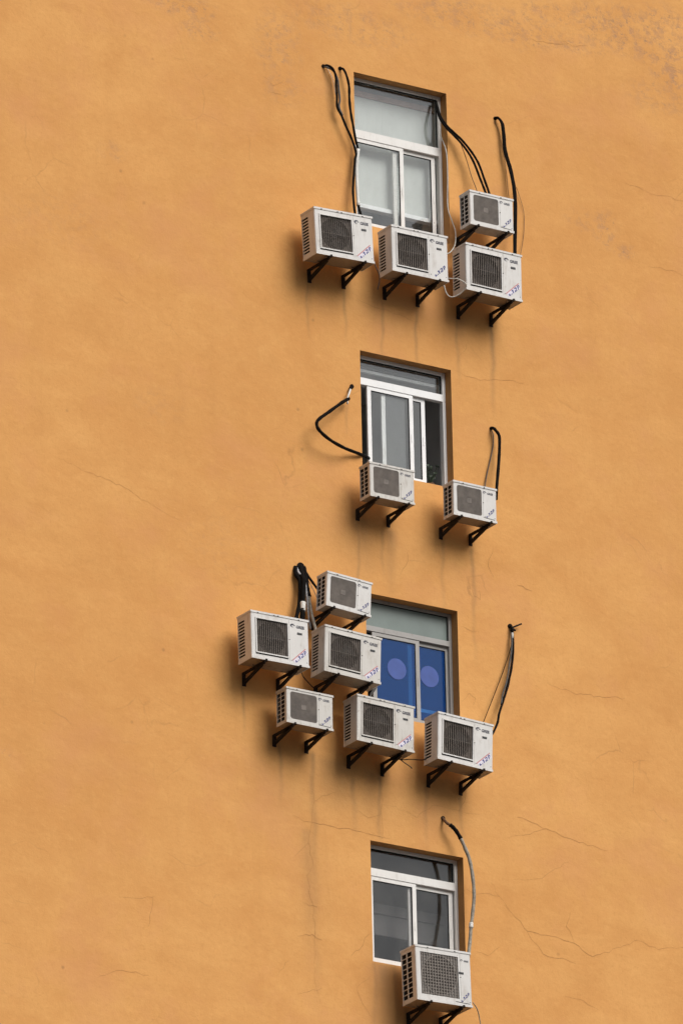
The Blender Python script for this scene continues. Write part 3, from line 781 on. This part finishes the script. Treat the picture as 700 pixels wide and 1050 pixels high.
    for bl in range(3):
        for i in range(7):
            a, b3 = bl * 2.0944 + i * .2, bl * 2.0944 + (i + 1) * .2
            q.quad([(gcx + rr * math.cos(t), yy + .022 + .035 * ((t - bl * 2.0944) / 1.4), gcz + rr * math.sin(t)) for rr, t in ((rad * .24, a), (rad * .94, a), (rad * .94, b3), (rad * .24, b3))])
    parts.append(('fan', q.mesh('fan', M['shroud_grey'] if kind == 'tall' else M['fan']), None))
    # grille wires
    q = MB(); yw = yf + .004
    if kind == 'large':
        nb = 16
        for i in range(nb):
            x = gx0 + gw * (i + .5) / nb; q.box(x - .0034, x + .0034, yw, yw + .008, gz0, gz1)
        for t in (.5,): q.box(gx0, gx1, yw + .0102, yw + .013, gz0 + gh * t - .002, gz0 + gh * t + .002)
        gm = M['grille_dark']
    elif kind == 'small':
        nb = 28
        for i in range(nb):
            z = gz0 + gh * (i + .5) / nb; q.box(gx0, gx1, yw, yw + .009, z - .0040, z + .0040)
        for i in range(10):
            x = gx0 + gw * (i + .5) / 10; q.box(x - .002, x + .002, yw + .0092, yw + .013, gz0, gz1)
        q.box(gcx - .032, gcx + .032, yw - .002, yw + .011, gcz - .032, gcz + .032)
        # rounded corners of the opening
        rc = .03
        for sx, sz in ((-1, -1), (1, -1), (1, 1), (-1, 1)):
            X, Z = (gx0 if sx < 0 else gx1), (gz0 if sz < 0 else gz1)
            arc = [(X - sx * rc + sx * rc * math.cos(t * math.pi / 10), yf - .0004, Z - sz * rc + sz * rc * math.sin(t * math.pi / 10)) for t in range(6)]
            q.quad([(X, yf - .0004, Z)] + arc, 1)
        gm = [M['grille_grey'], paint]
    else:
        for i in range(14):
            x = gx0 + gw * (i + .5) / 14; q.box(x - .0046, x + .0046, yw, yw + .006, gz0, gz1)
            z = gz0 + gh * (i + .5) / 14; q.box(gx0, gx1, yw + .0062, yw + .010, z - .0046, z + .0046)
        for rr in (.99,): q.disc((gcx, gcz), rad * rr, yw - .0008, 44, 0, rad * rr - .007)
        for sx in (-1, 1):
            for sz in (-1, 1): q.cyl((gcx + sx * gw * .455, gcz + sz * gh * .455), .008, yw - .006, yw - .001, 10)
        gm = M['grille_pale']
    parts.append(('grille', q.mesh('grille', gm), None))
    # service panel screws
    for sx_, sz_, sr in ((seam, h * .52, .006), (x1 - .03, .045, .004), (seam + .02, .045, .004)):
        q = MB(); q.cyl((sx_, sz_), sr, yf - .004, yf - .0003, 10); parts.append(('screw', q.mesh('screw', M['iron']), None))
    # brackets bolted to the wall: upright, arm and strut
    wall = k['front'] - d / 2
    for fx in ((-.255, .335) if kind != 'small' else (-.33, .36)):
        q = MB(); X = fx * w; tip = yf - .018; zb = -.016; drop = .160 if kind != 'small' else .140
        q.box(X - .025, X + .025, wall - .008, wall - .002, zb - drop, zb - .0065)            # upright on the wall
        q.box(X - .0255, X - .0195, wall - .050, wall - .0085, zb - drop + .01, zb - .0065)
        q.box(X - .022, X + .022, tip, wall - .002, zb - .006, zb)                            # arm, an angle iron
        q.box(X - .022, X - .017, tip + .004, wall - .051, zb - .042, zb - .0062)
        q.bar((X - .004, wall - .012, zb - drop + .035), (X - .004, tip + .10, zb - .022), 0.036, 0.026)
        q.box(X - .010, X + .010, tip - .002, tip + .016, zb + .0002, zb + .016)                 # upturned stop
        for zz in (zb - .06, zb - drop + .03): q.cyl((X, zz), .009, wall - .019, wall - .0082, 8)
        parts.append(('bracket', q.mesh('bracket', M['iron']), None))
    CACHE[kind, skin] = parts
    return parts

def emblem(size):
    q = MB(); rx, rz = size * .62, size * .42
    for i in range(30):
        if i < 4 or i > 23: continue
        a, b3 = 2 * math.pi * i / 30, 2 * math.pi * (i + 1) / 30
        q.quad([(rx * s * math.cos(t), 0, rz * s * math.sin(t)) for s, t in ((1, a), (1, b3), (.30 + .55 * abs(i + 1 - 13) / 11, b3), (.30 + .55 * abs(i - 13) / 11, a))])
    q.quad([(.1 * rx, 0, -.12 * rz), (.98 * rx, 0, -.12 * rz), (1.2 * rx, 0, .28 * rz), (.2 * rx, 0, .28 * rz)])
    q.quad([(-.5 * rx, 0, .2 * rz), (.2 * rx, 0, .95 * rz), (.7 * rx, 0, .95 * rz), (0, 0, .2 * rz)])
    return q
LOGO = {}
def sticker(kind, red):
    """diagonal trade sticker in the lower right corner: blocky italic marks climbing to the right, under a red line on most"""
    q = MB(); k = KINDS[kind]; w, h = k['w'], k['h']; s = .92 if kind == 'large' else .70
    x1, y = w / 2 - .022, -k['d'] / 2 - .0016
    ux, uz = math.cos(R(42)), math.sin(R(42)); ox, oz = x1 - .196 * s, .030 if kind == 'large' else .040
    T = lambda a, b, dy=0.: (ox + (a * ux - b * uz) * s, y - dy, oz + (a * uz + b * ux) * s)
    def par(a0, a1, b0, b1, mi, sh=.35, dy=.0003): q.quad([T(a0 + b0 * sh, b0, dy), T(a1 + b0 * sh, b0, dy), T(a1 + b1 * sh, b1, dy), T(a0 + b1 * sh, b1, dy)], mi)
    if red:
        par(-.01, .255, .026, .037, 1, 0); par(.0, .245, -.026, .0255, 2, 0, 0.)
    # the marks: a small hooked figure and a dot, then two larger figures
    par(.020, .040, -.022, .004, 0); par(.041, .058, -.022, -.012, 0); par(.070, .082, -.024, -.010, 0)
    par(.098, .116, -.024, .020, 0); par(.086, .0975, .006, .020, 0)
    par(.138, .178, .009, .021, 0); par(.164, .182, -.004, .0085, 0); par(.138, .176, -.012, -.0045, 0); par(.134, .150, -.026, -.0125, 0); par(.1505, .180, -.026, -.016, 0)
    par(.198, .212, -.026, .021, 0); par(.2125, .232, .010, .021, 0); par(.222, .236, -.004, .0095, 0); par(.2125, .230, -.011, -.0045, 0)
    if kind != 'large': q.quad([(w * .20, y, .030), (w / 2 - .03, y, .022), (w / 2 - .03, y, .029), (w * .20, y, .037)], 3)
    return q.mesh('sticker', [M['blue'], M['red'], M['pale_print'], M['plate']])

UNIT_INFO = {
    'A1': ('large', 'new', 'ink', 1, 'large white air conditioner left of the top window, leftmost of the topmost row'),
    'A2': ('large', 'new', 'ink', 0, 'large white air conditioner straight below the top window, blue marks without a red line'),
    'A3': ('large', 'new', 'ink', 1, 'large white air conditioner right of the top window, hung below a small one'),
    'A4': ('small', 'new', 'ink_grey', 0, 'small white air conditioner right of the top window, hung above a large one'),
    'B1': ('small', 'old', 'ink_grey', 0, 'small white air conditioner with a streaky grey grille across the second window\'s left sash'),
    'B2': ('small', 'new', 'ink_grey', 0, 'small white air conditioner at the lower right corner of the second window'),
    'C1': ('small', 'new', 'ink_grey', 0, 'small tilted air conditioner at the blue window\'s upper left corner, topmost of its cluster'),
    'C2': ('large', 'new', 'ink', 1, 'large white air conditioner left of the blue window, leftmost of all'),
    'C3': ('large', 'old', 'ink', 1, 'large tilted air conditioner overlapping the left edge of the blue window'),
    'C4': ('small', 'old', 'ink_grey', 0, 'small grimy air conditioner below two large ones, left of the blue window'),
    'C5': ('large', 'old', 'ink', 1, 'large grimy air conditioner just below the blue window\'s left pane'),
    'C6': ('large', 'new', 'ink', 1, 'large tilted air conditioner at the lower right corner of the blue window'),
    'D1': ('tall', 'new', 'ink_grey', 0, 'tall air conditioner with a pale grid grille, alone under the bottom window'),
}
for key, cx, cz, lean, mw, mh in UNIT_INFO_ROWS:
    kind, skin, ink, red, label = UNIT_INFO[key]; k = KINDS[kind]
    u = link('air_conditioner', None); tag(u, label, 'air conditioner', 'outdoor air conditioners on the ochre wall')
    sx, sz = 1 + .6 * (mw / k['w'] - 1), 1 + .6 * (mh / k['h'] - 1)
    th = R(lean * .85); hh = k['h'] * sz / 2
    u.location = (cx + hh * math.sin(th), -(k['front'] - k['d'] / 2), cz - hh * math.cos(th))
    u.rotation_euler = (0, -th, 0); u.scale = (sx, 1, sz)
    for nm, me, _ in unit_meshes(kind, skin): link(nm, me, u)
    # printed and fixed-on small things of the front
    yf = -k['d'] / 2 - .0018; w, h = k['w'], k['h']
    lx = w * (.235 if kind != 'tall' else .345); lz = h * (.815 if kind != 'tall' else .83); sc_ = {'large': 1., 'small': .74, 'tall': .56}[kind]
    lk = (kind, ink)
    if lk not in LOGO:
        LOGO[lk] = (emblem(.052 * sc_).mesh('emblem', M[ink]), text_mesh('GREE', .047 * sc_, 1.0, M[ink]), sticker(kind, 0), sticker(kind, 1))
    em, tx, s0, s1 = LOGO[lk]
    link('emblem', em, u).location = (lx - .008, yf, lz + .014 * sc_)
    link('lettering', tx, u).location = (lx + .040 * sc_, yf, lz - .010 * sc_)
    link('sticker', s1 if red else s0, u)
    if kind != 'small':
        p = MB(); a = w * (.345 if kind == 'large' else .32); zz = h * (.685 if kind == 'large' else .60)
        p.box(a - .033, a + .031, -k['d'] / 2 - .005, -k['d'] / 2 - .0004, zz - .0115, zz + .0115); p.build('nameplate', M['plate'], u)

# ---------------------------------------------------------------- pipes, cables, wires
def sleeve(p, r, parent, mat='hole'):
    q = MB(); q.cyl((p[0], p[2]), r, -.012, .02, 16); return q.build('wall_sleeve', M[mat], parent)
def run(name, label, cat, strands, hole=None, group=None):
    first = PATHS[strands[0][1]][0]
    root = link(name, None); tag(root, label, cat, group); root.location = first
    off = Vector(first)
    for part, key, r, mat in strands:
        o = tube(part, [Vector(p) - off for p in PATHS[key]], r * 1.12, M[mat], root, seed=hash_key(key))
    if hole:
        q = MB(); q.cyl((0, 0), hole, -.012 - off.y, .02 - off.y, 16); q.build('wall_sleeve', M['hole'], root)
    return root
def hash_key(s): return sum(ord(c) * (i + 3) for i, c in enumerate(s))

run('pipe_bundle', 'black pipe bundle bending from the wall left of the white-sleeved pipe by the top window', 'pipe', [('pipe', 'p1', .0125, 'rubber'), ('pipe', 'p1b', .011, 'rubber_grey'), ('wire', 'p1w', .0035, 'cable_white')], .022)
run('pipe_bundle', 'black pipe with a white lower sleeve hugging the top window\'s left edge', 'pipe', [('pipe', 'p2', .0135, 'rubber'), ('white_sleeve', 'p2s', .019, 'white_pvc'), ('pipe', 'p2e', .014, 'rubber')], .024)
run('cable_pair', 'two black cables sagging from the top window\'s upper corner', 'cable', [('cable', 'p3a', .0125, 'rubber'), ('cable', 'p3b', .0125, 'rubber'), ('wire', 'p3w', .004, 'cable_brown')])
run('pipe_bundle', 'long black double pipe dropping past the small top right unit', 'pipe', [('pipe', 'p5a', .0125, 'rubber'), ('pipe', 'p5b', .0125, 'rubber')], .02)
run('wire', 'thin wire hanging left of the long black double pipe', 'wire', [('wire', 'p5w', .0028, 'cable_brown')])
run('wire', 'thin brown wire bowing out right of the top right units', 'wire', [('wire', 'p5x', .0026, 'cable_brown')])
run('pipe_bundle', 'black pipe bent like an elbow left of the second window', 'pipe', [('pipe_stub', 'p6', .016, 'rubber'), ('pipe', 'p6b', .0175, 'rubber'), ('white_tape', 'p6s', .010, 'white_pvc')], .026)
run('pipe_bundle', 'short black hooked pipe above the second window\'s right-hand unit', 'pipe', [('pipe', 'p7', .0165, 'rubber'), ('wire', 'p7w', .006, 'rubber_grey')], .02)
run('pipe_bundle', 'thick tangle of black and silver-taped pipes above the leftmost unit', 'pipe', [('pipe', 'p8b', .026, 'rubber'), ('pipe', 'p8a', .022, 'rubber'), ('pipe', 'p8c', .026, 'rubber'), ('taped_pipe', 'p8d', .0165, 'tape'), ('pipe', 'p8e', .013, 'rubber'), ('pipe', 'p8f', .014, 'silver'), ('wire', 'p8g', .004, 'cable_white'), ('white_tape', 'p8t', .029, 'white_pvc')], .05)
run('pipe_bundle', 'black and grey pipe strands with a valve and rod right of the blue window', 'pipe', [('pipe', 'p9a', .0125, 'rubber'), ('pipe', 'p9b', .009, 'rubber_grey'), ('pipe', 'p9c', .008, 'rubber'), ('wire', 'p9w', .0042, 'rubber'), ('rod', 'p9r', .009, 'iron'), ('valve', 'p9s', .013, 'iron'), ('white_tape', 'p9v', .012, 'white_pvc')], .03)
run('pipe_bundle', 'pale taped pipe curving down beside the bottom window', 'pipe', [('rusty_stub', 'p10h', .015, 'rust'), ('pipe', 'p10', .0185, 'tape'), ('black_sleeve', 'p10s', .021, 'rubber'), ('collar', 'p10c', .023, 'white_pvc')], .026)
run('wire', 'thin white wire running down the top window\'s right jamb', 'wire', [('wire', 'p11', .0055, 'cable_white')])
run('wire', 'loop of white cable between the two large units right of the top window', 'wire', [('wire', 'p11b', .0065, 'cable_white')])
run('wire', 'thin grey wire hanging between the first two units of the topmost row', 'wire', [('wire', 'p12', .0055, 'rubber_grey')])
run('wire', 'thin wire trailing from the lowest air conditioner\'s right corner', 'wire', [('wire', 'p13', .0055, 'tape')])
run('wire', 'dark wire strung between the two units under the blue window', 'wire', [('wire', 'p14', .0055, 'rubber'), ('wire', 'p14b', .0055, 'cable_brown')])
run('wire', 'thin dark wire hanging from the leftmost unit towards the small grimy one', 'wire', [('wire', 'p15', .005, 'rubber')])
run('pipe_bundle', 'short grey pipe between the two units overlapping the blue window', 'pipe', [('pipe', 'p16', .012, 'rubber_grey')])

# ---------------------------------------------------------------- sky and sun (bright overcast)
SUN_EL, SUN_AZ = R(40), R(166)           # azimuth clockwise from +y: in front of the wall and to its right
world = bpy.data.worlds.new('World'); scene.world = world; world.use_nodes = True
nt = world.node_tree; bg = nt.nodes['Background']
sky = nt.nodes.new('ShaderNodeTexSky'); sky.sky_type = 'NISHITA'; sky.sun_disc = False
sky.sun_elevation = SUN_EL; sky.sun_rotation = SUN_AZ; sky.air_density = 1.0; sky.dust_density = 4.0; sky.ozone_density = 1.0
hs = nt.nodes.new('ShaderNodeHueSaturation'); hs.inputs['Saturation'].default_value = .15
nt.links.new(sky.outputs[0], hs.inputs['Color']); # a clouded sky is about three times brighter overhead than at the skyline
tc = nt.nodes.new('ShaderNodeTexCoord'); sx = nt.nodes.new('ShaderNodeSeparateXYZ'); nt.links.new(tc.outputs['Generated'], sx.inputs[0])
mr = nt.nodes.new('ShaderNodeMapRange'); mr.inputs[1].default_value = 0.; mr.inputs[2].default_value = .85; mr.inputs[3].default_value = .10; mr.inputs[4].default_value = 1.8
nt.links.new(sx.outputs['Z'], mr.inputs[0])
vm = nt.nodes.new('ShaderNodeVectorMath'); vm.operation = 'SCALE'; nt.links.new(hs.outputs[0], vm.inputs[0]); nt.links.new(mr.outputs[0], vm.inputs['Scale'])
nt.links.new(vm.outputs[0], bg.inputs['Color'])
bg.inputs['Strength'].default_value = .06
sl = bpy.data.lights.new('sun', 'SUN'); sl.energy = 1.5; sl.angle = R(36); sl.color = (1, .96, .90)
so = link('sun', sl)
sd = Vector((math.sin(SUN_AZ) * math.cos(SUN_EL), math.cos(SUN_AZ) * math.cos(SUN_EL), math.sin(SUN_EL)))
so.rotation_euler = sd.to_track_quat('Z', 'Y').to_euler(); so.location = (30, -60, 90)

# ---------------------------------------------------------------- camera: long lens from the street, to the left and far below
cam = bpy.data.cameras.new('camera'); co = link('camera', cam)
right = Vector((.84270948, -.53798272, -.02037956)); up = Vector((-.1759517, -.3109957, .93398216)); back = right.cross(up)
co.matrix_world = Matrix(((right.x, up.x, back.x, -57.16901), (right.y, up.y, back.y, -88.03256), (right.z, up.z, back.z, 1.6), (0, 0, 0, 1)))
cam.sensor_fit = 'VERTICAL'; cam.sensor_height = 24; cam.sensor_width = 24; cam.lens = 10000 * 24 / 1050
cam.clip_end = 8000; cam.clip_start = .1
scene.camera = co

scene.render.engine = 'CYCLES'
scene.cycles.max_bounces = 8; scene.cycles.transparent_max_bounces = 16; scene.cycles.use_denoising = True
scene.view_settings.view_transform = 'Standard'; scene.view_settings.look = 'None'; scene.view_settings.gamma = 1
scene.view_settings.exposure = 0.54
